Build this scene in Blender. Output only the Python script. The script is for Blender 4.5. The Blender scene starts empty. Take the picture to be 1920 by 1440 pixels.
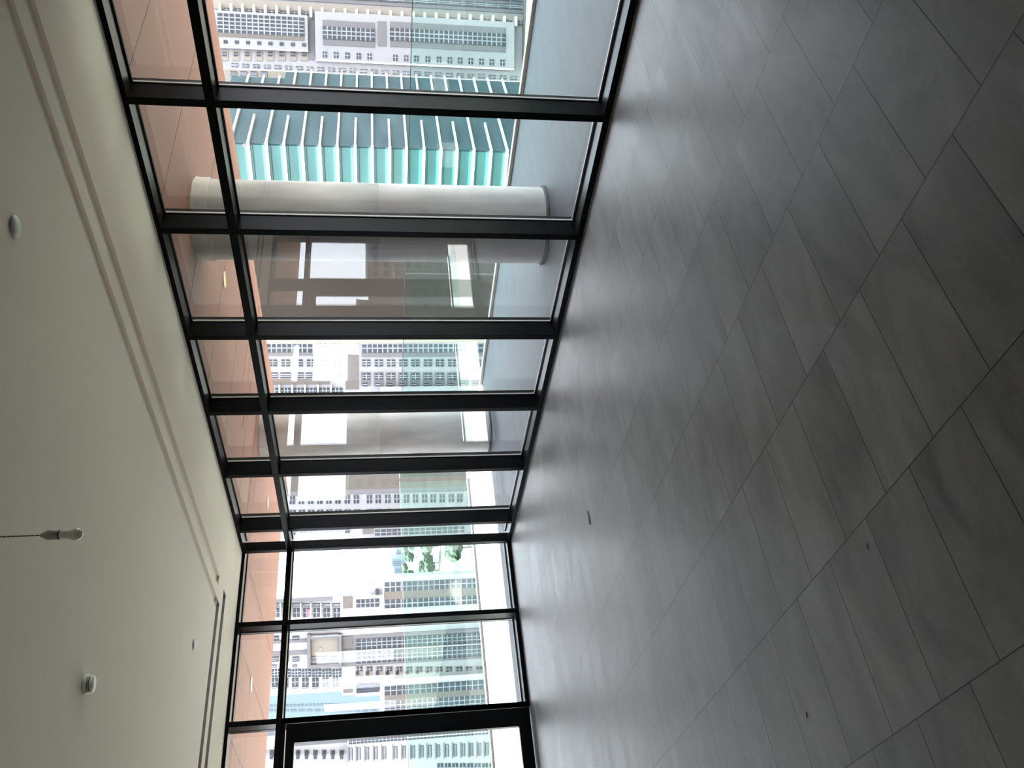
import bpy, bmesh, math, random
from mathutils import Vector, Euler, Matrix
random.seed(7)
SC = bpy.context.scene
COL = SC.collection

# ------------------------------------------------------------------ camera
FPX = 1610.635
CAM = Vector((-4.978, -9.2615, 1.6))
ROT = Euler((-0.0675436, 1.4133258, -2.3170766), 'XYZ')
cd = bpy.data.cameras.new('camera'); cd.sensor_fit = 'HORIZONTAL'; cd.sensor_width = 36.0
cd.lens = FPX / 1920 * 36; cd.clip_start = 0.05; cd.clip_end = 6000
cam = bpy.data.objects.new('camera', cd); COL.objects.link(cam)
cam.location = CAM; cam.rotation_euler = ROT
SC.camera = cam

# ------------------------------------------------------------------ light
w = bpy.data.worlds.new('world'); SC.world = w; w.use_nodes = True
bg = w.node_tree.nodes['Background']
bg.inputs['Color'].default_value = (0.87, 0.925, 1.0, 1)
bg.inputs['Strength'].default_value = 3.3
sd = bpy.data.lights.new('sun', 'SUN'); sd.energy = 52.0; sd.angle = math.radians(1.0); sd.color = (1.0, 0.95, 0.87)
sun = bpy.data.objects.new('sun', sd); COL.objects.link(sun)
sun.rotation_euler = Vector((-0.6, 1.0, 1.174)).to_track_quat('Z', 'Y').to_euler()
vs = SC.view_settings
vs.view_transform = 'Standard'; vs.look = 'None'; vs.gamma = 1.0; vs.use_curve_mapping = False
vs.exposure = 1.48
SC.cycles.max_bounces = 10; SC.cycles.diffuse_bounces = 5; SC.cycles.glossy_bounces = 5
SC.cycles.transparent_max_bounces = 24; SC.cycles.sample_clamp_indirect = 6.0
SC.cycles.caustics_reflective = False; SC.cycles.caustics_refractive = False

# ------------------------------------------------------------------ pixel -> place helpers
RM = ROT.to_matrix()
def ray(u, v):
    return RM @ Vector(((u - 960) / FPX, -(v - 720) / FPX, -1.0))
def hit(u, v, ax, val):
    d = ray(u, v); t = (val - CAM[ax]) / d[ax]; return CAM + d * t
F_ = RM @ Vector((0, 0, -1)); FWD = Vector((F_.x, F_.y, 0)).normalized()
RGT = Vector((FWD.y, -FWD.x, 0))          # to the right when upright

# ------------------------------------------------------------------ materials
def mat(name, col, rough=0.6, metal=0.0, spec=0.5, noise=None, bump=None, emis=None):
    """noise=(scale, col2, stretch xyz, detail)"""
    m = bpy.data.materials.new(name); m.use_nodes = True
    nt = m.node_tree; b = nt.nodes['Principled BSDF']
    b.inputs['Base Color'].default_value = (*col, 1); b.inputs['Roughness'].default_value = rough
    b.inputs['Metallic'].default_value = metal; b.inputs['Specular IOR Level'].default_value = spec
    if noise or bump:
        tc = nt.nodes.new('ShaderNodeTexCoord'); mp = nt.nodes.new('ShaderNodeMapping')
        nt.links.new(tc.outputs['Object'], mp.inputs['Vector'])
        n = nt.nodes.new('ShaderNodeTexNoise'); nt.links.new(mp.outputs['Vector'], n.inputs['Vector'])
        sc, c2, st, det = noise if noise else (bump[0], None, (1, 1, 1), 4)
        mp.inputs['Scale'].default_value = st
        n.inputs['Scale'].default_value = sc; n.inputs['Detail'].default_value = det
        if c2:
            r = nt.nodes.new('ShaderNodeValToRGB'); nt.links.new(n.outputs['Fac'], r.inputs['Fac'])
            r.color_ramp.elements[0].position = 0.3; r.color_ramp.elements[1].position = 0.7
            r.color_ramp.elements[0].color = (*col, 1); r.color_ramp.elements[1].color = (*c2, 1)
            nt.links.new(r.outputs['Color'], b.inputs['Base Color'])
        if bump:
            bp = nt.nodes.new('ShaderNodeBump'); bp.inputs['Strength'].default_value = bump[1]
            bp.inputs['Distance'].default_value = 0.01
            nt.links.new(n.outputs['Fac'], bp.inputs['Height']); nt.links.new(bp.outputs['Normal'], b.inputs['Normal'])
    if emis:
        b.inputs['Emission Color'].default_value = (*emis[0], 1); b.inputs['Emission Strength'].default_value = emis[1]
    return m

def glass(name, tint, r0, rough=0.0, gcol=(1, 1, 1)):
    """thin pane: clear transmission with a tint, mirror part growing towards grazing angles"""
    m = bpy.data.materials.new(name); m.use_nodes = True; nt = m.node_tree
    for n in list(nt.nodes):
        if n.type != 'OUTPUT_MATERIAL': nt.nodes.remove(n)
    out = [n for n in nt.nodes if n.type == 'OUTPUT_MATERIAL'][0]
    tr = nt.nodes.new('ShaderNodeBsdfTransparent'); tr.inputs['Color'].default_value = (*tint, 1)
    gl = nt.nodes.new('ShaderNodeBsdfGlossy'); gl.inputs['Roughness'].default_value = rough
    gl.inputs['Color'].default_value = (*gcol, 1)
    ge = nt.nodes.new('ShaderNodeNewGeometry')
    dp = nt.nodes.new('ShaderNodeVectorMath'); dp.operation = 'DOT_PRODUCT'
    nt.links.new(ge.outputs['Normal'], dp.inputs[0]); nt.links.new(ge.outputs['Incoming'], dp.inputs[1])
    def M(op, a, b=None):
        n = nt.nodes.new('ShaderNodeMath'); n.operation = op
        for i, x in enumerate((a, b)):
            if x is None: continue
            if isinstance(x, (int, float)): n.inputs[i].default_value = x
            else: nt.links.new(x, n.inputs[i])
        return n.outputs[0]
    c = M('ABSOLUTE', dp.outputs['Value'])
    p5 = M('POWER', M('SUBTRACT', 1.0, c), 5.0)
    fac = M('ADD', M('MULTIPLY', p5, 1 - r0), r0)
    mx = nt.nodes.new('ShaderNodeMixShader')
    nt.links.new(fac, mx.inputs[0]); nt.links.new(tr.outputs[0], mx.inputs[1]); nt.links.new(gl.outputs[0], mx.inputs[2])
    nt.links.new(mx.outputs[0], out.inputs['Surface'])
    return m

def floor_mat():
    m = bpy.data.materials.new('stone_tiles'); m.use_nodes = True; nt = m.node_tree; L = nt.links.new
    b = nt.nodes['Principled BSDF']
    tc = nt.nodes.new('ShaderNodeTexCoord'); sx = nt.nodes.new('ShaderNodeSeparateXYZ'); L(tc.outputs['Object'], sx.inputs[0])
    def M(op, a, c=None):
        n = nt.nodes.new('ShaderNodeMath'); n.operation = op
        for i, x in enumerate((a, c)):
            if x is None: continue
            if isinstance(x, (int, float)): n.inputs[i].default_value = x
            else: L(x, n.inputs[i])
        return n.outputs[0]
    cb = nt.nodes.new('ShaderNodeCombineXYZ')
    L(M('ADD', sx.outputs['Y'], 0.0625 + 30.5), cb.inputs['X']); L(M('ADD', sx.outputs['X'], 1.864 + 24.24), cb.inputs['Y'])
    br = nt.nodes.new('ShaderNodeTexBrick'); L(cb.outputs[0], br.inputs['Vector'])
    br.inputs['Scale'].default_value = 1; br.inputs['Brick Width'].default_value = 0.305; br.inputs['Row Height'].default_value = 0.606
    br.inputs['Mortar Size'].default_value = 0.0019; br.inputs['Mortar Smooth'].default_value = 0.0; br.offset = 0.5; br.offset_frequency = 2
    br.inputs['Color1'].default_value = (0, 0, 0, 1); br.inputs['Color2'].default_value = (1, 1, 1, 1); br.inputs['Mortar'].default_value = (0.5, 0.5, 0.5, 1)
    rnd = nt.nodes.new('ShaderNodeSeparateColor'); L(br.outputs['Color'], rnd.inputs[0])
    # veining runs along the long side of the tiles, different in every tile
    c2 = nt.nodes.new('ShaderNodeCombineXYZ')
    L(M('MULTIPLY', sx.outputs['X'], 1.9), c2.inputs['X']); L(M('MULTIPLY', sx.outputs['Y'], 4.8), c2.inputs['Y']); L(M('MULTIPLY', rnd.outputs[0], 37.0), c2.inputs['Z'])
    n1 = nt.nodes.new('ShaderNodeTexNoise'); L(c2.outputs[0], n1.inputs['Vector']); n1.inputs['Scale'].default_value = 1.0
    n1.inputs['Detail'].default_value = 7; n1.inputs['Roughness'].default_value = 0.55; n1.inputs['Distortion'].default_value = 0.8
    n2 = nt.nodes.new('ShaderNodeTexNoise'); L(tc.outputs['Object'], n2.inputs['Vector']); n2.inputs['Scale'].default_value = 45; n2.inputs['Detail'].default_value = 3
    n3 = nt.nodes.new('ShaderNodeTexNoise'); L(tc.outputs['Object'], n3.inputs['Vector']); n3.inputs['Scale'].default_value = 1.6; n3.inputs['Detail'].default_value = 4
    v = M('ADD', M('MULTIPLY', n1.outputs['Fac'], 0.62), M('ADD', M('MULTIPLY', n2.outputs['Fac'], 0.10), M('ADD', M('MULTIPLY', n3.outputs['Fac'], 0.20), M('MULTIPLY', rnd.outputs[0], 0.09))))
    rp = nt.nodes.new('ShaderNodeValToRGB'); L(v, rp.inputs['Fac'])
    e = rp.color_ramp.elements; e[0].position = 0.37; e[0].color = (0.115, 0.115, 0.116, 1); e[1].position = 0.66; e[1].color = (0.235, 0.231, 0.228, 1)
    e2 = e.new(0.5); e2.color = (0.167, 0.165, 0.163, 1)
    mx = nt.nodes.new('ShaderNodeMixRGB'); L(br.outputs['Fac'], mx.inputs['Fac']); L(rp.outputs['Color'], mx.inputs['Color1']); mx.inputs['Color2'].default_value = (0.018, 0.018, 0.018, 1)
    L(mx.outputs['Color'], b.inputs['Base Color'])
    L(M('ADD', M('MULTIPLY', n1.outputs['Fac'], 0.24), 0.33), b.inputs['Roughness'])
    b.inputs['Specular IOR Level'].default_value = 0.16
    bp = nt.nodes.new('ShaderNodeBump'); bp.inputs['Strength'].default_value = 0.12; bp.inputs['Distance'].default_value = 0.004
    L(M('SUBTRACT', n2.outputs['Fac'], M('MULTIPLY', br.outputs['Fac'], 3.0)), bp.inputs['Height']); L(bp.outputs['Normal'], b.inputs['Normal'])
    return m

MT = {
 'black': mat('black_powder_coat', (0.002, 0.0022, 0.0025), 0.32, 0.0, 0.06),
 'gasket': mat('pale_gasket', (0.55, 0.53, 0.50), 0.4),
 'rubber': mat('black_rubber', (0.01, 0.01, 0.01), 0.7),
 'glass': glass('window_glass', (0.955, 0.958, 0.965), 0.058),
 'rail_glass': glass('railing_glass', (0.84, 0.95, 0.935), 0.03),
 'ceiling': mat('painted_plaster', (0.93, 0.825, 0.72), 0.85, noise=(1.2, (0.92, 0.82, 0.715), (1, 1, 1), 2)),
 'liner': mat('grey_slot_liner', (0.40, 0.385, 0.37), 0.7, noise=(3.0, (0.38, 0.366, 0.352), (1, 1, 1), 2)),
 'wall': mat('white_paint', (0.86, 0.82, 0.76), 0.8, noise=(2.0, (0.84, 0.80, 0.74), (1, 1, 1), 2)),
 'floor': floor_mat(),
 'pave': mat('balcony_paving', (0.080, 0.082, 0.091), 0.6, spec=0.15, noise=(2.2, (0.098, 0.101, 0.111), (1, 3, 1), 6)),
 'soffit': mat('soffit_panel', (0.235, 0.108, 0.085), 0.65, spec=0.25, noise=(1.3, (0.265, 0.125, 0.10), (1, 1, 1), 3)),
 'joint': mat('dark_panel_joint', (0.05, 0.04, 0.035), 0.9),  # dark strips for the joints between soffit panels
 'concrete': mat('raw_concrete', (0.25, 0.24, 0.23), 0.75, noise=(3.6, (0.50, 0.48, 0.455), (1, 1, 0.28), 9), bump=None),
 'mortar': mat('dark_mortar', (0.05, 0.048, 0.045), 0.95, noise=(20, (0.09, 0.085, 0.08), (1, 1, 1), 4)),
 'kerb': mat('brown_kerb', (0.30, 0.26, 0.22), 0.5, noise=(6, (0.36, 0.32, 0.28), (1, 1, 1), 3)),
 'plastic': mat('white_plastic', (0.86, 0.83, 0.79), 0.4, noise=(5, (0.85, 0.82, 0.78), (1, 1, 1), 2)),
 'greyplastic': mat('grey_plastic', (0.42, 0.41, 0.39), 0.45, noise=(5, (0.40, 0.39, 0.37), (1, 1, 1), 2)),
 'bulb': mat('frosted_bulb_glass', (0.90, 0.87, 0.82), 0.12, noise=(5, (0.89, 0.86, 0.81), (1, 1, 1), 2)),
 'cord': mat('braided_cord', (0.12, 0.10, 0.085), 0.8, noise=(300, (0.2, 0.17, 0.14), (1, 1, 1), 2)),
 'lamp': mat('warm_lamp', (0.3, 0.2, 0.1), 0.4, emis=((1.0, 0.50, 0.13), 0.36)),
 'lampcold': mat('white_lamp_disc', (0.75, 0.74, 0.70), 0.4, noise=(5, (0.73, 0.72, 0.68), (1, 1, 1), 2)),
 'white': mat('white_render', (0.205, 0.202, 0.214), 0.8, noise=(0.08, (0.178, 0.176, 0.188), (1, 1, 1), 3)),
 'litwhite': mat('lit_white_render', (0.255, 0.25, 0.26), 0.8, noise=(0.08, (0.225, 0.222, 0.232), (1, 1, 1), 3)),  # white render lightened to stand in for sun on these facades
 'cream': mat('cream_render', (0.17, 0.15, 0.13), 0.8, noise=(0.08, (0.155, 0.137, 0.12), (1, 1, 1), 3)),
 'greyclad': mat('grey_cladding', (0.088, 0.085, 0.093), 0.7, noise=(0.1, (0.078, 0.075, 0.083), (1, 1, 1), 3)),
 'brownclad': mat('brown_grey_cladding', (0.082, 0.070, 0.063), 0.7, noise=(0.1, (0.074, 0.063, 0.057), (1, 1, 1), 3)),
 'darkwall': mat('dark_brown_render', (0.036, 0.030, 0.025), 0.9, spec=0.1, noise=(0.05, (0.019, 0.015, 0.0125), (1, 1, 1), 3)),
 'beigewall': mat('beige_render', (0.06, 0.05, 0.042), 0.8, noise=(0.05, (0.055, 0.046, 0.039), (1, 1, 1), 3)),
 'bglass': mat('dark_window_glass', (0.014, 0.017, 0.024), 0.4, spec=0.25, noise=(0.25, (0.032, 0.038, 0.048), (1, 1, 1), 4)),
 'bar': mat('window_bars', (0.115, 0.123, 0.14), 0.6, noise=(0.2, (0.20, 0.215, 0.24), (1, 1, 1), 2)),
 'teal': mat('teal_facade_glass', (0.011, 0.060, 0.061), 0.35, noise=(0.05, (0.026, 0.11, 0.105), (1, 1, 3), 5)),
 'tealdark': mat('teal_shade_and_joint', (0.012, 0.032, 0.04), 0.6, spec=0.1, noise=(0.06, (0.026, 0.056, 0.064), (1, 1, 3), 5)),  # teal darkened to paint in the shaded face; joint strips share it
 'fin': mat('white_facade_slab', (0.42, 0.42, 0.42), 0.6, noise=(0.2, (0.40, 0.40, 0.40), (1, 1, 1), 2)),
 'haze': mat('haze_tone_facade', (0.095, 0.14, 0.165), 0.7, noise=(0.03, (0.11, 0.155, 0.18), (1, 1, 1), 2)),  # distance haze is put into the facade colour
 'hazewin': mat('haze_tone_windows', (0.06, 0.078, 0.10), 0.6, noise=(0.1, (0.07, 0.088, 0.115), (1, 1, 1), 2)),  # window colour with the same haze put in
 'ground': mat('city_ground', (0.085, 0.09, 0.075), 0.9, spec=0.1, noise=(0.012, (0.15, 0.145, 0.13), (1, 1, 1), 8)),
 'lawn': mat('lawn_green', (0.022, 0.040, 0.028), 0.9, spec=0.1, noise=(0.03, (0.05, 0.075, 0.055), (1, 1, 1), 6)),
 'road': mat('pale_road', (0.16, 0.155, 0.145), 0.8, noise=(0.02, (0.12, 0.117, 0.11), (1, 1, 1), 4)),
 'leaf': mat('tree_foliage', (0.010, 0.020, 0.011), 0.8, spec=0.1, noise=(0.3, (0.02, 0.036, 0.02), (1, 1, 1), 4)),
 'bark': mat('tree_bark', (0.10, 0.075, 0.05), 0.9, noise=(2, (0.13, 0.1, 0.07), (1, 1, 1), 3)),
 'metalstrip': mat('dark_metal_strip', (0.03, 0.03, 0.035), 0.4, 0.6, noise=(20, (0.05, 0.05, 0.05), (1, 1, 1), 2)),
 'red': mat('red_banner', (0.6, 0.08, 0.12), 0.7, noise=(1, (0.5, 0.08, 0.1), (1, 1, 1), 2)),
}

# ------------------------------------------------------------------ object helpers
def link_mesh(name, bm, m, parent=None, bevel=0.0, smooth=False):
    me = bpy.data.meshes.new(name); bm.to_mesh(me); bm.free()
    o = bpy.data.objects.new(name, me); COL.objects.link(o); me.materials.append(m)
    if smooth:
        for p in me.polygons: p.use_smooth = True
    if bevel:
        b = o.modifiers.new('bevel', 'BEVEL'); b.width = bevel; b.segments = 2; b.limit_method = 'ANGLE'
    if parent: o.parent = parent
    return o
def add_box(bm, a, b):
    x0, x1 = sorted((a[0], b[0])); y0, y1 = sorted((a[1], b[1])); z0, z1 = sorted((a[2], b[2]))
    v = [bm.verts.new(p) for p in ((x0,y0,z0),(x1,y0,z0),(x1,y1,z0),(x0,y1,z0),(x0,y0,z1),(x1,y0,z1),(x1,y1,z1),(x0,y1,z1))]
    for f in ((0,3,2,1),(4,5,6,7),(0,1,5,4),(1,2,6,5),(2,3,7,6),(3,0,4,7)): bm.faces.new([v[i] for i in f])
def boxes(name, lst, m, parent=None, bevel=0.0):
    bm = bmesh.new()
    for a, b in lst: add_box(bm, a, b)
    return link_mesh(name, bm, m, parent, bevel)
def lathe(name, prof, m, parent=None, seg=48, smooth=True, wob=0.0):
    """prof: list of (radius, z)"""
    bm = bmesh.new(); rings = []
    for i, (r, z) in enumerate(prof):
        if r < 1e-6: rings.append([bm.verts.new((0, 0, z))]); continue
        rings.append([bm.verts.new(((r + wob * random.uniform(-1, 1)) * math.cos(2*math.pi*k/seg), (r + wob * random.uniform(-1, 1)) * math.sin(2*math.pi*k/seg), z + wob * random.uniform(-1, 1))) for k in range(seg)])
    for a, b in zip(rings, rings[1:]):
        for k in range(seg):
            k2 = (k + 1) % seg
            if len(a) == 1 and len(b) == 1: continue
            if len(a) == 1: bm.faces.new((a[0], b[k2], b[k]))
            elif len(b) == 1: bm.faces.new((a[k], a[k2], b[0]))
            else: bm.faces.new((a[k], a[k2], b[k2], b[k]))
    bmesh.ops.recalc_face_normals(bm, faces=bm.faces)
    o = link_mesh(name, bm, m, parent, smooth=smooth)
    return o
def empty(name, loc=(0, 0, 0), rz=0.0):
    o = bpy.data.objects.new(name, None); COL.objects.link(o); o.location = loc; o.rotation_euler = (0, 0, rz); o.empty_display_size = 0.1
    return o
def tag(o, label=None, cat=None, group=None, kind=None):
    if label: o['label'] = label
    if cat: o['category'] = cat
    if group: o['group'] = group
    if kind: o['kind'] = kind
    return o

# ------------------------------------------------------------------ room shell
H = 3.153
RX0, RY0 = -9.0, -14.0
GD = 0.165                       # how far the panes sit behind the frame fronts
def slab(name, a, b, m, label=None, cat=None): 
    o = boxes(name, [(a, b)], m); tag(o, label, cat, None, 'structure'); return o
slab('floor', (RX0, RY0, -0.3), (0.0, 0.0, 0.0), MT['floor'], 'grey stone tiled floor of the empty room', 'floor')
slab('wall_left', (RX0 - 0.2, RY0, 0), (RX0, 0.2, H), MT['wall'], 'plain white side wall outside the view', 'wall')
slab('wall_back', (RX0 - 0.2, RY0 - 0.2, 0), (0.2, RY0, H), MT['wall'], 'plain white wall behind the viewer', 'wall')

# ceiling with two real grooves that turn at the corner
def ceiling():
    gx = [(-0.98, -0.87), (-1.205, -1.10)]         # across x, parallel to the right-hand glazing
    gy = [(-0.875, -0.735), (-1.165, -1.03)]       # across y, parallel to the far glazing
    bm = bmesh.new(); X0, X1, Y0, Y1 = RX0, 0.165, RY0, 0.165
    def depth(x, y):
        for k in range(2):
            if gy[k][0] < y < gy[k][1] and x < gx[k][1]: return 0.06
            if gx[k][0] < x < gx[k][1] and y < -1.17: return 0.022
        return 0.0
    xs = sorted({X0, X1} | {v for g in gx for v in g}); ys = sorted({Y0, Y1, -1.17} | {v for g in gy for v in g})
    lv = {}
    for i in range(len(xs) - 1):
        for j in range(len(ys) - 1):
            lv[i, j] = H + depth((xs[i]+xs[i+1])/2, (ys[j]+ys[j+1])/2)
    def quad(pts, mi=0): bm.faces.new([bm.verts.new(p) for p in pts]).material_index = mi
    for (i, j), z in lv.items():
        a, b, c, d = xs[i], xs[i+1], ys[j], ys[j+1]
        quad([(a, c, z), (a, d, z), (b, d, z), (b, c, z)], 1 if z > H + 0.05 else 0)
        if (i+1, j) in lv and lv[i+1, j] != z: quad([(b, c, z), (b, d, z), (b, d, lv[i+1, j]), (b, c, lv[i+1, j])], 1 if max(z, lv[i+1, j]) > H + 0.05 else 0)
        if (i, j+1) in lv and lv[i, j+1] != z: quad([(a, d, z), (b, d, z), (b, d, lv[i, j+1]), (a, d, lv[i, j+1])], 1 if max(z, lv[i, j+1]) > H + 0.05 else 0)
    T = H + 0.3
    quad([(X0, Y0, T), (X1, Y0, T), (X1, Y1, T), (X0, Y1, T)])
    for p, q in (((X0,Y0),(X1,Y0)), ((X1,Y0),(X1,Y1)), ((X1,Y1),(X0,Y1)), ((X0,Y1),(X0,Y0))):
        quad([(*p, H), (*q, H), (*q, T), (*p, T)])
    bmesh.ops.remove_doubles(bm, verts=bm.verts, dist=1e-5)
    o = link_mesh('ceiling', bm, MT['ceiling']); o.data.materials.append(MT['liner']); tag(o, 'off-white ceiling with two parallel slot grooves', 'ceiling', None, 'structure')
ceiling()

TR0, TR1 = 2.592, 2.652          # transom
def mullion_box(x0, x1, axis, c, half=0.0275, z0=0.0, z1=H, depth=GD):
    if axis == 'A': return ((0.0, c - half, z0), (depth, c + half, z1))
    return ((c - half, 0.0, z0), (c + half, depth, z1))
def bay(n, axis, c0, c1, label, first_half=0.0275, second_half=0.0275, zbot=0.0, mull=True, mull_z0=0.0, gext=0.0):
    """one window bay between mullion centres c0 < c1 ; the mullion at c0 belongs to it"""
    e = empty('window_%d' % n, (0.0, (c0+c1)/2, 0) if axis == 'A' else ((c0+c1)/2, 0, 0))
    tag(e, label, 'window', None, 'structure')
    off = e.location
    a, b = c0 + first_half, c1 - second_half
    def P(d0, d1, s0, s1, z0, z1):
        if axis == 'A': return ((d0 - off.x, s0 - off.y, z0), (d1 - off.x, s1 - off.y, z1))
        return ((s0 - off.x, d0 - off.y, z0), (s1 - off.x, d1 - off.y, z1))
    if mull: boxes('mullion', [P(0.0, GD - 0.012, c0 - 0.0275, c0 + 0.0275, mull_z0, H), P(GD - 0.012, GD + 0.05, c0 - 0.03, c0 + 0.03, mull_z0, H)], MT['black'], e, 0.002)
    boxes('top_rail', [P(0.0, GD, a, b, 3.118, H)], MT['black'], e, 0.0015)
    boxes('transom', [P(0.0, GD, a, b, TR0, TR1), P(GD, GD + 0.05, a, b, TR0 + 0.01, TR1 - 0.01)], MT['black'], e, 0.0015)
    boxes('sill', [P(0.0, GD, a, b, 0.0, 0.045), P(GD, GD + 0.05, a, b, 0.0, 0.05)], MT['black'], e, 0.0015)
    g = boxes('glass_pane', [P(GD + 0.012, GD + 0.022, a - 0.004, b + gext + 0.004, 0.045, TR0 + 0.02)], MT['glass'], e)
    g2 = boxes('glass_pane', [P(GD + 0.012, GD + 0.022, a - 0.004, b + gext + 0.004, TR1 - 0.02, 3.14)], MT['glass'], e)
    gk = 0.009
    for z0, z1 in ((0.045, TR0), (TR1, 3.118)):
        boxes('gasket', [P(GD - 0.004, GD + 0.010, a, a + gk, z0, z1)] + ([] if gext else [P(GD - 0.004, GD + 0.010, b - gk, b, z0, z1)]), MT['gasket'], e)
        boxes('black_gasket', [P(GD - 0.012, GD + 0.009, a + gk, b - gk, z0, z0 + 0.012), P(GD - 0.012, GD + 0.009, a + gk, b - gk, z1 - 0.012, z1)], MT['rubber'], e)
        boxes('bead', [P(GD - 0.002, GD + 0.009, a + gk, b - gk, z0 + 0.013, z0 + 0.018)], MT['gasket'], e)
    return e
YA = [-0.497, -1.625, -2.687, -3.730, -4.889, -5.955, -7.04]
names = ['narrow full-height window next to the corner post, under the ceiling', 'tall window with city view left of the far concrete column',
  'tall window in front of the far concrete column', 'tall window showing white flats, right of the far column',
  'tall window with the dark wall behind, beside the near column', 'tall window showing the near concrete column and teal tower',
  'tall window at the top edge of the photo with white flats behind']
prev = 0.0
n = 1
for i, c in enumerate(YA):
    bay(n, 'A', c, prev, names[i] if i < len(names) else 'full-height window of the right-hand glazing, outside the view, bay %s' % 'abcdefg'[i - 7], second_half=0.0275 if i else 0.0, gext=0.0 if i else GD + 0.02)
    prev = c; n += 1
slab('wall_right', (0, RY0, 0), (GD + 0.05, YA[-1] - 0.031, H), MT['wall'], 'plain white wall beyond the end of the glazing, outside the view', 'wall')
o = boxes('trim_1', [((-0.001, -0.055, 0), (0.11, 0.013, H))], MT['black'], None, 0.002)
tag(o, 'black corner post where the two glazed walls meet', 'trim', None, 'structure')
# far glazing
def bayB(n, c0, c1, label, **k): return bay(n, 'B', c0, c1, label, **k)
bayB(n, -0.8725, GD + 0.02, 'window just left of the corner post, hazy sky behind', second_half=0.0); n += 1
bayB(n, -1.944, -0.8725, 'window between the corner window and the black glass door', mull=True); n += 1
# upper lights above the double door
def dooradd(n):
    e = empty('door_1', (-3.07, 0, 0)); tag(e, 'black framed glass double door beside the far windows', 'door', None, 'structure')
    ox = -3.07
    def B(x0, x1, y0, y1, z0, z1): return ((x0 - ox, y0, z0), (x1 - ox, y1, z1))
    boxes('door_frame', [B(-4.20, -4.02, 0.0, GD + 0.05, 0.0, TR0), B(-1.972, -1.917, 0.0, GD + 0.05, 0.0, TR0), B(-4.02, -1.972, 0.0, GD + 0.05, 2.555, TR0)], MT['black'], e, 0.002)
    for x0, x1 in ((-3.06, -1.98), (-4.012, -3.08)):
        st = 0.19 if x0 > -3.07 else 0.10
        a, b = (x0 + 0.12, x1 - 0.19) if x0 > -3.07 else (x0 + 0.10, x1 - 0.12)
        lf = boxes('door_leaf', [B(x0, a, 0.0, 0.06, 0.012, 2.545), B(b, x1, 0.0, 0.06, 0.012, 2.545), B(a, b, 0.0, 0.06, 0.012, 0.14), B(a, b, 0.0, 0.06, 2.46, 2.545)], MT['black'], e, 0.002)
        boxes('door_glass', [B(a, b, 0.028, 0.036, 0.14, 2.46)], MT['glass'], lf)
        hx = (x0 + 0.06) if x0 > -3.07 else (x1 - 0.06)
        boxes('door_handle', [B(hx - 0.012, hx + 0.012, -0.05, -0.03, 0.85, 1.25), B(hx - 0.01, hx + 0.01, -0.035, 0.0, 0.88, 0.90), B(hx - 0.01, hx + 0.01, -0.035, 0.0, 1.20, 1.22)], MT['greyplastic'], lf)
dooradd(n)
for c0, c1, lb in ((-3.07, -1.944, 'small fixed light above the right leaf of the glass door'), (-4.16, -3.07, 'small fixed light above the left leaf of the glass door')):
    e = empty('window_%d' % n, ((c0+c1)/2, 0, TR0)); tag(e, lb, 'window', None, 'structure'); n += 1
    ox, oz = (c0+c1)/2, TR0
    def B(x0, x1, y0, y1, z0, z1): return ((x0 - ox, y0, z0 - oz), (x1 - ox, y1, z1 - oz))
    a, b = c0 + 0.0275, c1 - 0.0275
    boxes('mullion', [B(c0 - 0.0275, c0 + 0.0275, 0, GD + 0.05, TR1 + 0.001, H)], MT['black'], e, 0.002)
    boxes('transom', [B(c0 - 0.0275, b, 0, GD + 0.05, TR0 + 0.001, TR1)], MT['black'], e, 0.0015)
    boxes('top_rail', [B(a, b, 0, GD, 3.118, H)], MT['black'], e, 0.0015)
    boxes('glass_pane', [B(a - .004, b + .004, GD + 0.012, GD + 0.022, TR1 - 0.01, 3.14)], MT['glass'], e)
bayB(n, -5.25, -4.16, 'full-height window left of the door, seen only mirrored in the glazing', second_half=0.04); n += 1
slab('wall_far', (RX0, 0.0, 0), (-5.278, 0.2, H), MT['wall'], 'plain white wall left of the far windows', 'wall')
# mullion above the big post (belongs to window between corner and door) is full height already

# ------------------------------------------------------------------ balcony
DX, DY = 3.30, 3.60
bm = bmesh.new()
add_box(bm, (0.0, RY0 - 2, -0.32), (DX, DY, -0.001)); add_box(bm, (RX0 - 2, 0.0, -0.32), (0.0, DY, -0.001))
o = link_mesh('balcony_floor', bm, MT['pave']); tag(o, 'pale smooth balcony floor outside the glazing', 'balcony floor', None, 'structure')
o = boxes('balcony_soffit', [((GD + 0.05, RY0 - 2, 3.17), (3.64, 3.60, 3.5)), ((RX0 - 2, GD + 0.05, 3.17), (GD + 0.05, 3.60, 3.5))], MT['soffit'])
tag(o, 'pinkish tan soffit panels over the balcony', 'soffit', None, 'structure')
jb = []
for c in [-0.8725, -1.944, -3.07, -4.16, -5.25, -6.3, 0.18]: jb.append(((c - 0.003, GD + 0.06, 3.1685), (c + 0.003, 3.59, 3.1702)))
for c in YA + [0.18]: jb.append(((GD + 0.06, c - 0.003, 3.1685), (3.63, c + 0.003, 3.1702)))
o = boxes('soffit_joints', jb, MT['joint']); tag(o, 'thin dark joints between the soffit panels', 'soffit joint', None, 'structure')
# solid storeys above and below so that the sky is only seen past the soffit edge
slab('trim_2', (RX0 - 0.2, RY0 - 0.2, H + 0.3), (GD + 0.05, GD + 0.05, 7.0), MT['white'], 'storey above the room, out of view', 'upper storey')

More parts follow.
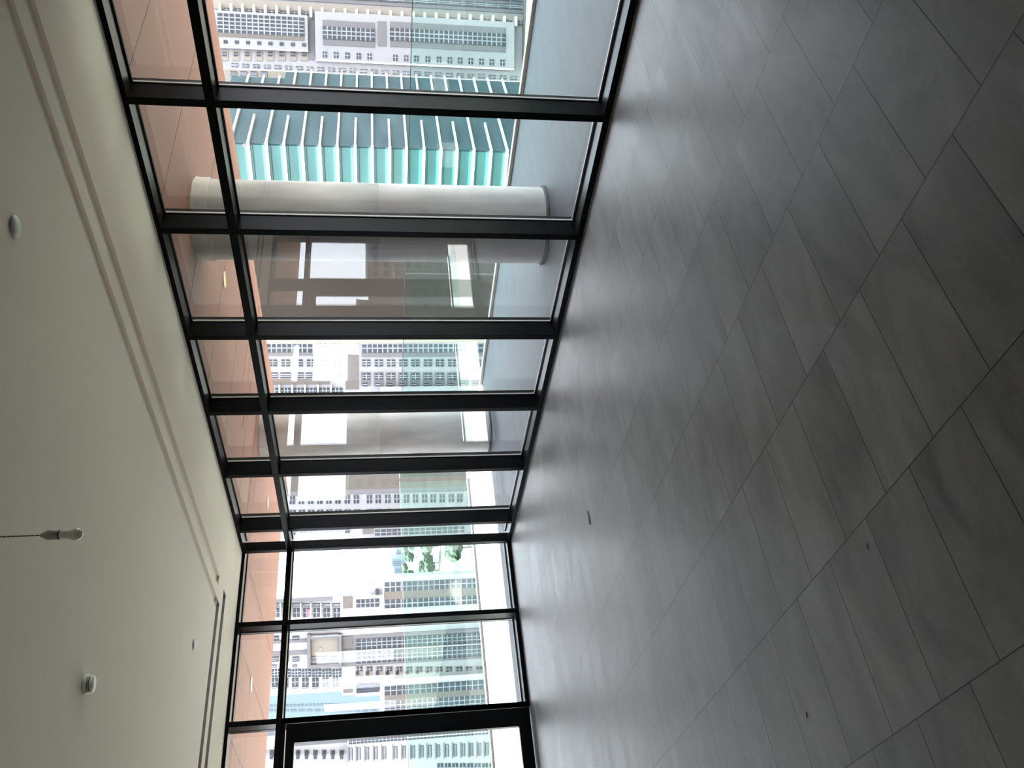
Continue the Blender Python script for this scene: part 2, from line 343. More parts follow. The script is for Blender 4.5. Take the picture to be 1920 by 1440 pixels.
def railing(name, label, pts, axis, fixed):
    e = empty(name, (0, 0, 0)); tag(e, label, 'railing', 'glass railings along the balcony edge')
    for (a, b) in zip(pts, pts[1:]):
        lo, hi = min(a, b) + 0.006, max(a, b) - 0.006
        if axis == 'A': q = ((fixed - 0.008, lo, 0.03), (fixed + 0.008, hi, 1.205)); t = ((fixed - 0.010, lo, 1.205), (fixed + 0.010, hi, 1.213))
        else: q = ((lo, fixed - 0.008, 0.03), (hi, fixed + 0.008, 1.205)); t = ((lo, fixed - 0.010, 1.205), (hi, fixed + 0.010, 1.213))
        p = boxes('glass_panel', [q], MT['rail_glass'], e)
        boxes('top_edge', [t], MT['greyclad'] if axis == 'A' else MT['kerb'], p)
    lo, hi = min(pts), max(pts)
    if axis == 'A': boxes('base_channel', [((fixed - 0.045, lo, 0.0), (fixed + 0.045, hi, 0.035))], MT['kerb'], e, 0.003)
    else: boxes('base_channel', [((lo, fixed - 0.045, 0.0), (hi, fixed + 0.045, 0.035))], MT['kerb'], e, 0.003)
    return e
railing('glass_railing', 'frameless glass railing along the shaded balcony on the right-hand side', [3.50, 1.05, -1.4, -3.85, -6.3, -8.75, -11.2, -13.6], 'A', 3.22)
railing('glass_railing', 'frameless glass railing along the sunlit balcony outside the door', [3.16, 1.32, -1.15, -3.6, -6.05, -8.5], 'B', 3.52)

def column(x, y, label):
    e = empty('concrete_column', (x, y, 0)); tag(e, label, 'column', 'round concrete columns on the balcony')
    lathe('shaft', [(0.36, 0.03), (0.362, 0.5), (0.358, 1.1), (0.36, 1.55), (0.3565, 1.553), (0.3565, 1.557), (0.36, 1.56), (0.361, 2.2), (0.36, 3.04)], MT['concrete'], e, 64)
    lathe('base_joint', [(0.37, 0.0), (0.378, 0.012), (0.365, 0.03), (0.34, 0.032)], MT['mortar'], e, 64, wob=0.006)
    lathe('top_collar', [(0.366, 3.035), (0.374, 3.05), (0.372, 3.12), (0.378, 3.169)], MT['concrete'], e, 64, wob=0.004)
column(1.30, -3.89, 'near round concrete column in front of the teal tower')
column(2.25, 0.75, 'far round concrete column near the balcony corner')

def downlight(x, y, z, r, label, m, group, name='soffit_light'):
    e = empty(name, (x, y, z)); tag(e, label, 'light', group)
    lathe('trim_ring', [(r * 0.80, -0.001), (r * 0.84, -0.008), (r, -0.006), (r * 1.02, -0.0005)], MT['greyplastic'] if m is MT['lamp'] else MT['plastic'], e, 32)
    lathe('lens', [(0.0, -0.003), (r * 0.80, -0.003)], m, e, 32)
for (u, v, lb) in ((421, 525, 'round warm soffit downlight beside the near column'), (502, 943, 'round warm soffit downlight near the balcony corner'), (471, 1283, 'round warm soffit downlight outside the glass door')):
    p = hit(u, v, 2, 3.168); downlight(p.x, p.y, 3.168, 0.09, lb, MT['lamp'], 'warm downlights in the balcony soffit')

# ------------------------------------------------------------------ ceiling fixtures
def ceiling_disc(u, v, r, label):
    p = hit(u, v, 2, H); e = empty('ceiling_disc', (p.x, p.y, H)); tag(e, label, 'ceiling fitting', 'flat round discs on the ceiling')
    lathe('cover', [(0.0, -0.014), (r * 0.9, -0.013), (r, -0.009), (r, -0.005)], MT['lampcold'], e, 40)
    lathe('backplate', [(r * 0.7, -0.006), (r * 0.7, -0.001)], MT['greyplastic'], e, 40)
ceiling_disc(26, 425, 0.05, 'flat round grey disc on the ceiling above the near windows')
ceiling_disc(363, 1209, 0.043, 'small flat white disc on the ceiling near the far slot grooves')

p = hit(158, 1283, 2, H); e = empty('smoke_detector', (p.x, p.y, H)); tag(e, 'white round smoke detector protruding from the ceiling', 'smoke detector')
lathe('base', [(0.0, -0.0005), (0.052, -0.0005), (0.053, -0.018), (0.049, -0.022), (0.030, -0.022)], MT['plastic'], e, 48)
lathe('grille', [(0.040, -0.022), (0.040, -0.036)], MT['rubber'], e, 48)
lathe('cap', [(0.047, -0.027), (0.0475, -0.029), (0.040, -0.0295)], MT['plastic'], e, 48)
lathe('cover', [(0.041, -0.034), (0.046, -0.036), (0.044, -0.046), (0.030, -0.052), (0.0, -0.053)], MT['plastic'], e, 48)

pb = CAM + ray(155, 1001) * 3.3          # lowest point of the bulb
e = empty('pendant_bulb', pb); tag(e, 'bare white bulb hanging on a thin twisted cord', 'light bulb')
k = 3.3 / 1610.6
L_ = lambda px: px * k
lathe('bulb', [(0.0, 0.0), (L_(5), L_(0.8)), (L_(9.5), L_(4)), (L_(12), L_(10)), (L_(12), L_(14)), (L_(10.5), L_(19)), (L_(8.4), L_(25)), (L_(8), L_(36)), (L_(8), L_(40))], MT['bulb'], e, 40)
lathe('seal_ring', [(L_(8.8), L_(39.5)), (L_(9), L_(41.5)), (L_(8), L_(41.6))], MT['rubber'], e, 32)
so = lathe('socket', [(L_(8), L_(41)), (L_(9), L_(42)), (L_(9), L_(59)), (L_(8.5), L_(60))], MT['greyplastic'], e, 40)
lathe('socket_cap', [(L_(9), L_(60)), (L_(9), L_(62)), (L_(6.5), L_(66)), (L_(2.5), L_(74)), (L_(1.2), L_(75))], MT['greyplastic'], e, 40)
bm = bmesh.new(); zt = H - pb.z; z0 = L_(73); N = 160
for s in (0, 1):
    rings = []
    for i in range(N + 1):
        z = z0 + (zt - z0) * i / N; a = z * 190 + s * math.pi
        cx, cy = 0.0015 * math.cos(a), 0.0015 * math.sin(a)
        rings.append([bm.verts.new((cx + 0.0016 * math.cos(t * math.pi / 3), cy + 0.0016 * math.sin(t * math.pi / 3), z)) for t in range(6)])
    for a, b in zip(rings, rings[1:]):
        for t in range(6): bm.faces.new((a[t], a[(t+1) % 6], b[(t+1) % 6], b[t]))
link_mesh('cord', bm, MT['cord'], e, smooth=True)
lathe('ceiling_hook', [(0.012, zt - 0.0005), (0.012, zt - 0.006), (0.004, zt - 0.014), (0.002, zt - 0.018)], MT['plastic'], e, 24)

# ------------------------------------------------------------------ things on the floor
def sliver(u0, v0, u1, v1, wdt, h, name, label, m):
    a = hit(u0, v0, 2, 0); b = hit(u1, v1, 2, 0); d = b - a; e_ = (a + b) / 2
    bm = bmesh.new(); L = d.length / 2
    pr = [(-1, -1), (-0.9, 0.6), (-0.3, 1), (0.5, 0.9), (1, 0.1), (0.8, -0.8)]
    lo = [bm.verts.new((p[0] * L, p[1] * wdt / 2, 0.0005)) for p in pr]; hi = [bm.verts.new((p[0] * L * 0.97, p[1] * wdt / 2 * 0.8, h)) for p in pr]
    bm.faces.new(lo[::-1]); bm.faces.new(hi)
    for i in range(6): bm.faces.new((lo[i], lo[(i+1) % 6], hi[(i+1) % 6], hi[i]))
    bmesh.ops.recalc_face_normals(bm, faces=bm.faces)
    o = link_mesh(name, bm, m); o.location = e_; o.rotation_euler = (0, 0, math.atan2(d.y, d.x)); tag(o, label, 'debris'); return o
sliver(1102, 958, 1107, 984, 0.022, 0.008, 'metal_strip', 'small dark metal strip lying on the tiled floor', MT['metalstrip'])
sliver(1625, 1018, 1628, 1031, 0.005, 0.002, 'wood_splinter', 'tiny brown splinter on the floor tile nearest the viewer', MT['bark'])
sliver(1511, 1334, 1514, 1347, 0.004, 0.002, 'wood_splinter', 'tiny brown splinter on a floor joint left of the view', MT['bark'])

# ------------------------------------------------------------------ the city
class Fac:
    """a facade plane: D metres ahead at photo row v_ref, turned by yaw; s runs along it to the upright right, d towards the room"""
    def __init__(self, name, label, D, v_ref, yaw=0.0, group='buildings beyond the balcony', cat='building', zbase=-45.0):
        r = ray(709, v_ref); r = Vector((r.x, r.y, 0)); r = r / r.dot(FWD)
        self.O = Vector((CAM.x, CAM.y, 0)) + r * D
        a = math.radians(yaw); self.e = Vector((RGT.x * math.cos(a) - RGT.y * math.sin(a), RGT.x * math.sin(a) + RGT.y * math.cos(a), 0))
        self.n = Vector((self.e.y, -self.e.x, 0))
        if self.n.dot(FWD) > 0: self.n = -self.n
        self.root = empty(name, (self.O.x, self.O.y, zbase), math.atan2(self.e.y, self.e.x)); tag(self.root, label, cat, group)
        self.zb = zbase; self.cnt = {}
    def sz(self, u, v):
        d = ray(u, v); t = (self.O - CAM).dot(self.n) / d.dot(self.n); P = CAM + d * t
        return (P - self.O).dot(self.e), P.z
    def rect(self, v0, v1, u0, u1):
        um, vm = (u0 + u1) / 2, (v0 + v1) / 2
        s = sorted((self.sz(um, v0)[0], self.sz(um, v1)[0])); z = sorted((self.sz(u0, vm)[1], self.sz(u1, vm)[1]))
        return s[0], s[1], z[0], z[1]
    def B(self, s0, s1, z0, z1, d0, d1): return ((s0, -d1, z0 - self.zb), (s1, -d0, z1 - self.zb))   # local y = -n side
    def fix(self, b):
        return b
    def body(self, v0, v1, utop, depth=18.0, m='white', name='wall', d1=0.0, uref=709, ubot=None):
        s0, s1 = sorted((self.sz(uref, v0)[0], self.sz(uref, v1)[0])); zt = self.sz(utop, (v0 + v1) / 2)[1]
        zb = self.zb if ubot is None else self.sz(ubot, (v0 + v1) / 2)[1]
        return boxes(name, [self.B(s0, s1, zb, zt, d1 - depth, d1)], MT[m], self.root)
    def panel(self, v0, v1, u0, u1, m, name='panel', d0=-0.1, d1=0.15, parent=None):
        s0, s1, z0, z1 = self.rect(v0, v1, u0, u1)
        return boxes(name, [self.B(s0, s1, z0, z1, d0, d1)], MT[m], parent or self.root)
    def window(self, v0, v1, u0, u1, nx=2, nz=2, name='window', m='bglass', bar='bar', d=0.12, t=0.11):
        s0, s1, z0, z1 = self.rect(v0, v1, u0, u1)
        o = boxes(name, [self.B(s0, s1, z0, z1, -0.2, d)], MT[m], self.root)
        l = []
        if bar and (nx > 1 or nz > 1):
            for i in range(1, nx): s = s0 + (s1 - s0) * i / nx; l.append(self.B(s - t, s + t, z0, z1, d, d + 0.08))
            for i in range(1, nz): z = z0 + (z1 - z0) * i / nz; l.append(self.B(s0, s1, z - t, z + t, d, d + 0.09))
            boxes('glazing_bars', l, MT[bar], o)
        return o

# --- white residential block with bays (top edge of the photo)
R1 = Fac('apartment_building', 'white flats with stacked bay windows at the photo top, right of the teal tower', 266, 60, -6.0)
R1.body(-90, 141, 300, 20, 'white', uref=700)
R1.panel(-60, 10, 395, 1010, 'greyclad', 'grey_wall', 0.0, 0.4)
for i in range(4): R1.window(-52 + i * 15, -42 + i * 15, 400, 1000, 3, 26, 'window_band', d=0.6)
R1.panel(13, 33, 400, 990, 'cream', 'balcony_recess', 0.0, 0.25)
for i in range(27):
    u = 412 + i * 21.2; v = 10 + (u - 412) * 0.045
    R1.panel(v, v + 18, u, u + 4.5, 'fin', 'balcony_slab', 0.25, 2.2)
    R1.window(v + 5, v + 13, u + 8, u + 18, 2, 2, d=0.35)
R1.panel(29, 95, 403, 578, 'white', 'bay_surround', 0.0, 2.5)
R1.window(34, 70, 411, 572, 5, 15, 'window_band', d=2.7, t=0.16)
R1.panel(70, 77, 411, 572, 'brownclad', 'spandrel', 2.5, 2.7)
for i in range(8): R1.window(80 + i * 0.8, 86 + i * 0.8, 422 + i * 20.8, 429.5 + i * 20.8, 1, 1, d=2.7)
R1.panel(34, 112, 580, 590, 'greyclad', 'recess_band', 0.0, 0.4)
R1.panel(36, 124, 592, 962, 'white', 'bay_surround', 0.0, 2.5)
for a, b, dv in ((606, 703, 0), (731, 946, 6)):
    R1.panel(45 + dv, 91 + dv, a, b, 'greyclad', 'bay_cladding', 2.5, 2.7)
    R1.window(57 + dv, 80 + dv, a, b, 3, round((b - a) / 9), 'window_band', d=2.9, t=0.16)
R1.panel(45, 91, 708, 724, 'greyclad', 'bay_cladding', 2.5, 2.7)
for u in (606, 627, 648, 669, 689, 737, 757, 776, 797, 818, 838, 857, 877, 897, 916, 936):
    v = 101 + (u - 606) * 0.045; R1.window(v, v + 11, u, u + 8, 2, 2, d=2.7)
for i in range(8): R1.panel(94 + i * 0.8, 114, 414 + i * 21.4, 428 + i * 21.4, 'cream', 'balcony_recess', 0.0, 0.3)
for i in range(8): R1.window(98, 106, 417 + i * 21.4, 425 + i * 21.4, 2, 1, d=0.45)
for i in range(27):
    u = 434 + i * 20.1; v = 119 + (u - 434) * 0.045; R1.window(v, v + 7, u, u + 13, 3, 2, d=0.2)
# low block between them
R1b = Fac('apartment_building', 'small cream block squeezed between the white flats and the teal tower', 228, 140, -6.0)
R1b.body(130, 158, 420, 5, 'cream', uref=450)
for i in range(4): R1b.window(134, 148, 432 + i * 19, 444 + i * 19, 4, 1, d=0.2)

# --- teal glass tower
T1 = Fac('office_tower', 'teal glass tower with white horizontal slabs seen left and right of its corner', 185, 276.5, -24.0)
def teal():
    O = T1.O; root = T1.root
    # left face direction (towards upright left) and right face direction, from their vanishing points
    dl = ray(708, 2730); dl = Vector((dl.x, dl.y, 0)).normalized()
    dr = ray(708, -650); dr = Vector((dr.x, dr.y, 0)).normalized()
    rz = root.rotation_euler.z; inv = Matrix.Rotation(-rz, 3, 'Z')
    a, b = inv @ dl, inv @ dr
    LL, LR, LM = 33.0, 41.0, 36.5
    def prism(name, pts, z0, z1, m, parent=root):
        bm = bmesh.new(); lo = [bm.verts.new((p.x, p.y, z0 - T1.zb)) for p in pts]; hi = [bm.verts.new((p.x, p.y, z1 - T1.zb)) for p in pts]
        bm.faces.new(lo[::-1]); bm.faces.new(hi)
        for i in range(len(pts)): j = (i + 1) % len(pts); bm.faces.new((lo[i], lo[j], hi[j], hi[i]))
        bmesh.ops.recalc_face_normals(bm, faces=bm.faces)
        return link_mesh(name, bm, MT[m], parent)
    Z = Vector((0, 0, 0)); zt = T1.sz(395, 276)[1]
    prism('glass_wall', [Z, a * LL, a * LL + b * LM, b * LM], T1.zb, zt, 'teal')
    prism('low_wing', [b * LM, a * LL * 0.9 + b * LM, a * LL * 0.9 + b * LR, b * LR], T1.zb, T1.sz(466, 276)[1] - 4.6, 'teal')
    nb = -a; na = -b                           # outward sides: b-face looks along -a, a-face along -b
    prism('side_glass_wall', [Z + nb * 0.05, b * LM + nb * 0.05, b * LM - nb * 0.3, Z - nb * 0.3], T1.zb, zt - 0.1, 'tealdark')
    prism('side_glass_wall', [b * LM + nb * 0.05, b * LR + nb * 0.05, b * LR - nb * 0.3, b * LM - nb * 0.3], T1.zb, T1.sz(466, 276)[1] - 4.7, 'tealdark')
    us = [433, 466, 500, 533, 567, 600, 632.7, 666, 698, 730.6, 762, 795, 826.7, 857, 888.7, 920.7, 951, 983]
    zs = [T1.sz(u, 276)[1] for u in us]
    for i, z in enumerate(zs):
        t = 0.26; w_ = 0.8
        prism('floor_slab', [na * w_ + nb * 0.8, a * LL + na * w_, a * LL, Z, ], z - t, z + t, 'fin')
        LE = LM if i < 3 else LR
        if i % 2 == 0: segs = ((0, LE),)
        else: segs = ((0, 13.2), (26, LE))
        for k0, k1 in segs:
            prism('floor_slab', [b * k0 + nb * 0.02, b * k0 + nb * w_ + (na * 0.8 if k0 == 0 else Z), b * k1 + nb * w_, b * k1 + nb * 0.02], z - t * 0.8, z + t * 0.8, 'fin')
    for i in range(0, len(zs) - 1):
        z = zs[i] - 0.8
        prism('glass_joint', [na * 0.02, na * 0.1, a * LL + na * 0.1, a * LL + na * 0.02], z - 0.07, z + 0.07, 'tealdark')
    return
teal()
o = T1.panel(269, 271.5, 457, 464, 'red', 'beacon', 0.6, 1.6)

# --- dark tower behind the near column, beige tower near the corner
DT = Fac('plain_tower', 'plain dark brown wall of a tower left of the near concrete column', 60, 550, 0.0)
DT.body(470, 622, 300, 16, 'darkwall')
BT = Fac('plain_tower', 'plain beige tower wall left of the far concrete column', 110, 890, 0.0)
BT.body(800, 917, 300, 16, 'beigewall')

# --- white building seen between the columns
W4 = Fac('apartment_building', 'white flats with square windows seen between the two columns', 215, 690, 0.0)
W4.body(600, 800, 300, 20, 'white')
for a, b in ((480, 586), (597, 640), (679, 905)):
    W4.window(636, 661 if a != 597 else 653, a, b, 3, max(2, round((b - a) / 9.5)), 'window_band', d=0.3, t=0.14)
W4.panel(636, 664, 586, 596, 'white', 'pier', 0, 0.5); W4.panel(655, 667, 496, 592, 'greyclad', 'grey_band', 0, 0.2); W4.panel(662, 669, 678, 905, 'greyclad', 'grey_band', 0, 0.2)
W4.panel(636, 730, 648, 672, 'brownclad', 'louvre_strip', 0, 0.25)
us4 = [504, 528, 552, 575.5, 600, 624, 679, 702.5, 725.5, 748.5, 771, 794.5, 817, 840, 863, 886]
for u in us4:
    W4.window(674, 687, u, u + 15.5, 3, 2, d=0.2)
    if u < 650: W4.window(698.5, 709, u - 2, u + 17, 3, 1, d=0.2); W4.window(727, 744, u - 1, u + 18, 3, 3, d=0.2)
    else:
        W4.panel(698, 723, u - 2, u + 16, 'greyclad', 'balcony_recess', 0, 0.2)
        W4.window(700, 712, u + 1, u + 15, 3, 2, d=0.35); W4.window(718, 724, u + 1, u + 10, 2, 1, d=0.35)
for u in us4[:6]: W4.panel(721, 746, u - 4.5, u - 2, 'fin', 'fin', 0, 1.2)
W4.panel(711, 721, 500, 618, 'brownclad', 'brown_band', 0, 0.2)
W4.panel(724, 741, 712, 905, 'white', 'podium', 0.0, 3.0)
for i in range(5): W4.window(737, 740.5, 720 + i * 38, 750 + i * 38, 6, 1, d=3.2)

# --- white building left of the far column, towards the corner
W6 = Fac('apartment_building', 'white flats with two columns of small windows near the corner post', 270, 955, 0.0)
W6.body(860, 1010, 300, 20, 'white')
us6 = [543, 560, 577.5, 594.5, 611.5, 628.5, 646, 663, 687.5, 704, 722, 739, 757, 774, 791, 807, 824, 841, 857]
for i, u in enumerate(us6):
    dv = -(u - 646) * 0.012
    W6.window(928.5 + dv, 944 + dv, u, u + 10, 2, 2, d=0.2); W6.window(955 + dv, 964 + dv, u, u + 12, 2, 2, d=0.2)
W6.window(990, 1001, 540, 655, 2, 12, 'window_band', d=0.3); W6.window(990, 1001, 703, 870, 2, 16, 'window_band', d=0.3)
W6.panel(990, 1001, 680, 700, 'brownclad', 'louvre_strip', 0, 0.25)
W6.panel(905, 926, 500, 900, 'greyclad', 'grey_band', 0, 0.15)

# --- big white complex beyond the door
def LF(label, D, v): return Fac('apartment_building', label, D, v, 0.0)
A = LF('stepped white block with two dark window bands, left of the sky gap', 240, 1110)
A.body(1083, 1160, 718, 4, 'litwhite')
for a, b in ((1088, 1105), (1120, 1136)):
    A.window(a, b, 721, 895, 2, 17, 'window_band', d=0.25, t=0.12)
A.panel(1105, 1120, 720, 895, 'brownclad', 'brown_band', 0, 0.2)
for i in range(14): A.panel(1149, 1152, 735 + i * 18.7 - 70, 738 + i * 18.7 - 70, 'fin', 'bracket', 0, 1.0) if 735 + i * 18.7 - 70 > 720 else None
Bk = LF('white block with a rooftop mast and one window band, left of the stepped block', 250, 1130)
Bk.body(1116, 1160, 667, 3.5, 'litwhite')
Bk.window(1123, 1138, 668, 711, 2, 5, 'window_band', d=0.25, t=0.12)
Bk.body(1100, 1116, 694, 4, 'litwhite', 'roof_house', d1=-2); Bk.window(1107, 1114, 704, 711, 2, 2, d=-1.8)
Bk.panel(1096, 1096.6, 681, 702, 'greyclad', 'mast', -4, -3.8)
Ck = LF('narrow white block carrying a plain beige panel', 259, 1130)
Ck.body(1117, 1160, 641, 6, 'litwhite'); Ck.panel(1118, 1140, 643, 661, 'brownclad', 'beige_panel', 0, 0.25)
Dk = LF('white tower with five stacked glazed balconies and a red banner', 267, 1140)
Dk.body(1123, 1162, 300, 5, 'litwhite', uref=560)
Dk.panel(1121, 1127, 513, 622, 'greyclad', 'roof_edge', 0, 1.0)
for i in range(-4, 6):
    u = 529 + i * 18.9
    Dk.window(1131, 1138, u, u + 14, 3, 1, d=0.25); Dk.window(1140, 1157, u + 2, u + 14, 2, 2, d=0.25); Dk.panel(1129, 1158, u + 15.5, u + 17.2, 'fin', 'balcony_slab', 0, 1.6)
Dk.panel(1142, 1156, 577, 581, 'red', 'red_banner', 0.4, 0.6)
Ek = LF('large white block with grey framed bay and twin dark window columns beside the door', 281, 1230)
Ek.body(1158, 1292, 300, 20, 'litwhite', uref=700)
for i in range(-3, 5):
    u = 510 + i * 19
    if u > 566: break
    Ek.window(1192, 1200, u, u + 13, 2, 1, d=0.3); Ek.window(1231, 1240, u, u + 13, 3, 1, d=0.3); Ek.window(1246, 1250.5, u, u + 9, 2, 1, d=0.3)
Ek.panel(1201, 1207, 440, 577, 'greyclad', 'grey_band', 0, 0.3); Ek.panel(1222, 1230.5, 440, 577, 'greyclad', 'grey_band', 0, 0.3)
for a, b, c, d in ((1187, 1248, 577, 583), (1187, 1248, 635, 641), (1187, 1194, 583, 635), (1242, 1248, 583, 635)): Ek.panel(a, b, c, d, 'greyclad', 'bay_frame', 0, 2.0)
Ek.panel(1196, 1236, 584, 634, 'cream', 'balcony_wall', 0, 0.3)
for i in range(3): Ek.window(1229, 1237, 585 + i * 17, 598 + i * 17, 3, 1, d=0.45)
Ek.panel(1214, 1216, 600, 603, 'fin', 'rail', 0, 1.5)
Ek.panel(1184, 1241, 641, 915, 'greyclad', 'grey_surround', 0, 0.5)
for a, b in ((1192, 1211), (1216, 1237)):
    Ek.window(a, b, 643, 661, 1, 6, 'louvre_panel', m='brownclad', bar='greyclad', d=0.7)
    Ek.window(a - 1, b - 1, 668, 912, 3, 26, 'window_band', d=0.7, t=0.12)
Ek.panel(1211.5, 1213.5, 643, 912, 'litwhite', 'pier', 0.5, 1.2)
for i in range(14):
    u = 666.5 + i * 18.65
    if u > 900: break
    Ek.panel(1249, 1271, u, u + 14, 'cream', 'balcony_recess', 0, 0.2)
    Ek.window(1250, 1258, u + 3, u + 13, 2, 2, d=0.35); Ek.window(1258, 1265, u + 1, u + 7, 1, 1, d=0.35)
for i in range(-4, 7):
    u = 509.5 + i * 19
    Ek.window(1254, 1269, u, u + 16.5, 3, 3, d=0.3); Ek.window(1271, 1285, u, u + 12, 2, 2, d=0.3); Ek.window(1286, 1290, u, u + 12, 2, 1, d=0.3)
Fk = LF('white block with two lattice window columns hard against the black door post', 276, 1300)
Fk.body(1272, 1345, 713, 3.5, 'litwhite', uref=760)
Fk.window(1280, 1297, 721, 918, 2, 18, 'window_band', d=0.25, t=0.12); Fk.window(1308, 1331, 721, 920, 3, 20, 'window_band', d=0.25, t=0.12)
Fk.panel(1297, 1308, 721, 918, 'brownclad', 'brown_band', 0, 0.2)
Fk.body(1277, 1306, 667, 2.2, 'litwhite', 'side_wing', d1=-1, ubot=716)
Fk.window(1282, 1299, 668, 711, 2, 5, 'window_band', d=-0.8, t=0.12); Fk.body(1276, 1304, 641, 1.4, 'litwhite', 'side_wing', d1=-2, ubot=667); Fk.panel(1285, 1303, 643, 661, 'brownclad', 'beige_panel', -2, -1.8)
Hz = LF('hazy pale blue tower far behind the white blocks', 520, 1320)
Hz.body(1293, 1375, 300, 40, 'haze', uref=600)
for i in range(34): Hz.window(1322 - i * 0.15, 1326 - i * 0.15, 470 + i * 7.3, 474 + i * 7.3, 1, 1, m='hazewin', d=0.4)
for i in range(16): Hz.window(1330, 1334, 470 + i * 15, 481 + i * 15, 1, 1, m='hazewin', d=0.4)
Gk = LF('white block with slim upright windows seen through the glass door', 300, 1410)
Gk.body(1370, 1520, 652, 4, 'litwhite', uref=760); Gk.body(1372, 1520, 300, 4, 'litwhite', 'side_wing', d1=-4, uref=560, ubot=656)
Gk.window(1376, 1385, 654, 930, 2, 40, 'window_band', d=0.25)
for i, u in enumerate([655, 670, 686, 702, 718, 739, 755, 772, 788, 803, 819, 835, 850.5, 866, 881, 896, 910]):
    dv = -(u - 655) * 0.035; Gk.window(1402 + dv, 1425 + dv, u, u + 6, 1, 3, d=0.25); Gk.panel(1399 + dv, 1428 + dv, u - 3, u - 1.8, 'greyclad', 'window_hood', 0, 0.6)
for i in range(-5, 6):
    u = 555 + i * 16.5; Gk.window(1415, 1424, u, u + 6, 2, 2, d=-3.8); Gk.panel(1414, 1426, u - 2.5, u - 1.6, 'greyclad', 'window_hood', -4, -3.4)
Gk.panel(1373, 1390, 440, 512, 'hazewin', 'window_band', -4, -3.7); Gk.panel(1392, 1404, 551, 650, 'greyclad', 'grey_band', -4, -3.8)
for i in range(9): Gk.window(1431, 1446, 820 + i * 14, 831 + i * 14, 2, 2, d=0.25)
# hazy skyline in the gap
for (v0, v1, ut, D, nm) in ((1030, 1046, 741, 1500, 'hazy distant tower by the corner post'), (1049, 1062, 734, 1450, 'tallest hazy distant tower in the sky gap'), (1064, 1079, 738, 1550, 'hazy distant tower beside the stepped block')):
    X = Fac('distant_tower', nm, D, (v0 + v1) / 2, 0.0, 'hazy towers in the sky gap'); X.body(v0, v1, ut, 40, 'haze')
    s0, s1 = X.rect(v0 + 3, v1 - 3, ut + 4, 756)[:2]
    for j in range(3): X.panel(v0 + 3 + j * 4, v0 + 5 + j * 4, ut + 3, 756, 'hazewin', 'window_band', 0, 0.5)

# --- ground, roads and trees far below
bm = bmesh.new(); bmesh.ops.create_grid(bm, x_segments=4, y_segments=4, size=3500)
o = link_mesh('ground', bm, MT['ground']); o.location = (600, 900, -45.1); tag(o, 'city ground far below the balcony', 'ground', None, 'structure')
def road(u0, u1, v0, v1, label):
    pts = [hit(u, v, 2, -45.0) for u, v in ((u0, v0), (u1, v0), (u1, v1), (u0, v1))]
    bm = bmesh.new(); lo = [bm.verts.new((p.x, p.y, -45.09)) for p in pts]; hi = [bm.verts.new((p.x, p.y, -44.95)) for p in pts]
    bm.faces.new(lo); bm.faces.new(hi)
    for i in range(4): bm.faces.new((lo[i], lo[(i+1) % 4], hi[(i+1) % 4], hi[i]))
    bmesh.ops.recalc_face_normals(bm, faces=bm.faces)
    o = link_mesh('road', bm, MT['road']); tag(o, label, 'road', 'pale roads below the balcony', 'structure')
road(790, 800, 985, 1110, 'far pale road strip beyond the trees'); road(828, 868, 985, 1110, 'wide pale forecourt road below the balcony'); road(804, 808, 985, 1110, 'thin middle road between tree rows')
def lawn(u0, u1, label):
    pts = [hit(u, v, 2, -45.0) for u, v in ((u0, 975), (u1, 975), (u1, 1100), (u0, 1100))]
    bm = bmesh.new(); lo = [bm.verts.new((p.x, p.y, -45.095)) for p in pts]; hi = [bm.verts.new((p.x, p.y, -45.0)) for p in pts]
    bm.faces.new(lo); bm.faces.new(hi)
    for i in range(4): bm.faces.new((lo[i], lo[(i+1) % 4], hi[(i+1) % 4], hi[i]))
    bmesh.ops.recalc_face_normals(bm, faces=bm.faces)
    o = link_mesh('lawn', bm, MT['lawn']); tag(o, label, 'lawn', None, 'structure')
lawn(756, 826.5, 'green park ground under the far tree rows'); lawn(870, 905, 'green park ground nearest the balcony')
def make_tree():
    e = empty('tree'); 
    bm = bmesh.new()
    for k in range(9):
        m4 = Matrix.Translation((random.uniform(-2.6, 2.6), random.uniform(-2.6, 2.6), random.uniform(4.5, 8.5))) @ Matrix.Scale(random.uniform(1.8, 3.0), 4)
        r = bmesh.ops.create_icosphere(bm, subdivisions=2, radius=1, matrix=m4)
        for v in r['verts']: v.co += Vector((random.uniform(-.35, .35), random.uniform(-.35, .35), random.uniform(-.35, .35)))
    c = link_mesh('crown', bm, MT['leaf'], e); t = lathe('trunk', [(0.35, 0), (0.25, 2), (0.2, 5)], MT['bark'], e, 10)
    return e
proto = make_tree(); first = True
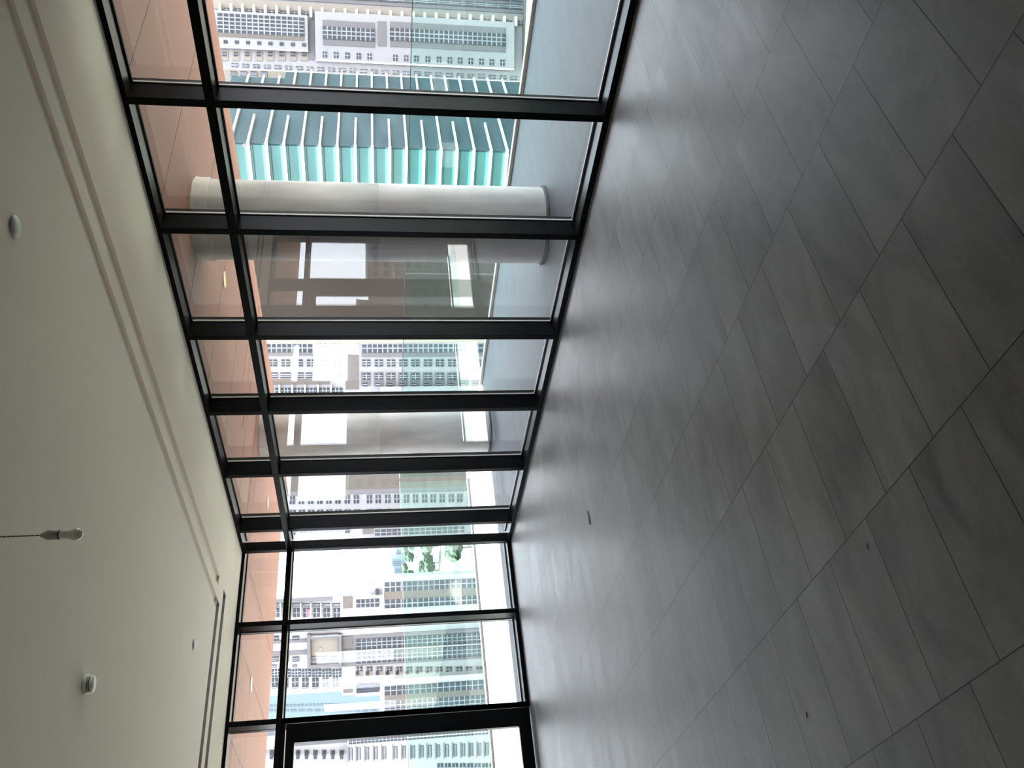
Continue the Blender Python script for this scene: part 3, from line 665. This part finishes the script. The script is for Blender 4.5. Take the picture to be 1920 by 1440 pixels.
spots = []
for v in range(1026, 1084, 9):
    for u in (772, 783, 814, 823, 876, 888): spots.append((u + random.uniform(-3, 3), v + random.uniform(-2.5, 2.5)))
for v in (992, 998):
    for u in (772, 784, 815, 822, 880): spots.append((u + random.uniform(-3, 3), v))
done = []
for u, v in spots:
    p = hit(u, v, 2, -45.0)
    if any((p - q_).length < 17 for q_ in done): continue
    done.append(p)
    if first: r = proto; first = False
    else:
        r = proto.copy(); COL.objects.link(r)
        for ch in proto.children:
            c = ch.copy(); COL.objects.link(c); c.parent = r
    r.location = (p.x, p.y, -45.0); s = random.uniform(1.1, 1.35); r.scale = (s * 1.15, s * 1.15, s); r.rotation_euler = (0, 0, random.uniform(0, 6.28))
    tag(r, 'round green tree on the ground far below, seen through the railing glass', 'tree', 'trees on the ground far below')

# --- buildings left of the view, seen mirrored in the glazing
def mirrored(az0, az1, D, zt, label, nwin):
    a0, a1 = math.radians(az0), math.radians(az1)
    p0 = Vector((CAM.x - D * math.tan(a0) , D, 0)); p1 = Vector((CAM.x - D * math.tan(a1), D, 0))
    wd = p0.x - p1.x; e = empty('apartment_building', ((p0.x + p1.x) / 2, D, -45.0)); tag(e, label, 'building', 'buildings seen only as reflections')
    h = zt + 45.0
    boxes('wall', [((-wd / 2, 0.3, 0), (wd / 2, 8, h))], MT['greyclad'], e)
    boxes('parapet', [((-wd / 2, 0, h), (wd / 2, 0.5, h + 0.8))], MT['white'], e)
    for i in range(nwin):
        z = h - 3.0 - i * 3.3
        l = []; x = -wd / 2 + 2
        while x < wd / 2 - 3: l.append(((x, 0.1, z), (x + 2.0, 0.4, z + 1.5))); x += 4.0
        boxes('window_row', l, MT['bglass'], e)
mirrored(18, 40.5, 178, 8.6, 'tallest grey block beyond the balcony, left of the door, visible only mirrored', 11)
mirrored(41.3, 44.3, 165, 6.0, 'narrow grey block beyond the balcony, visible only mirrored', 10)
mirrored(45, 60, 178, 3.6, 'lowest long grey block beyond the balcony, visible only mirrored', 10)
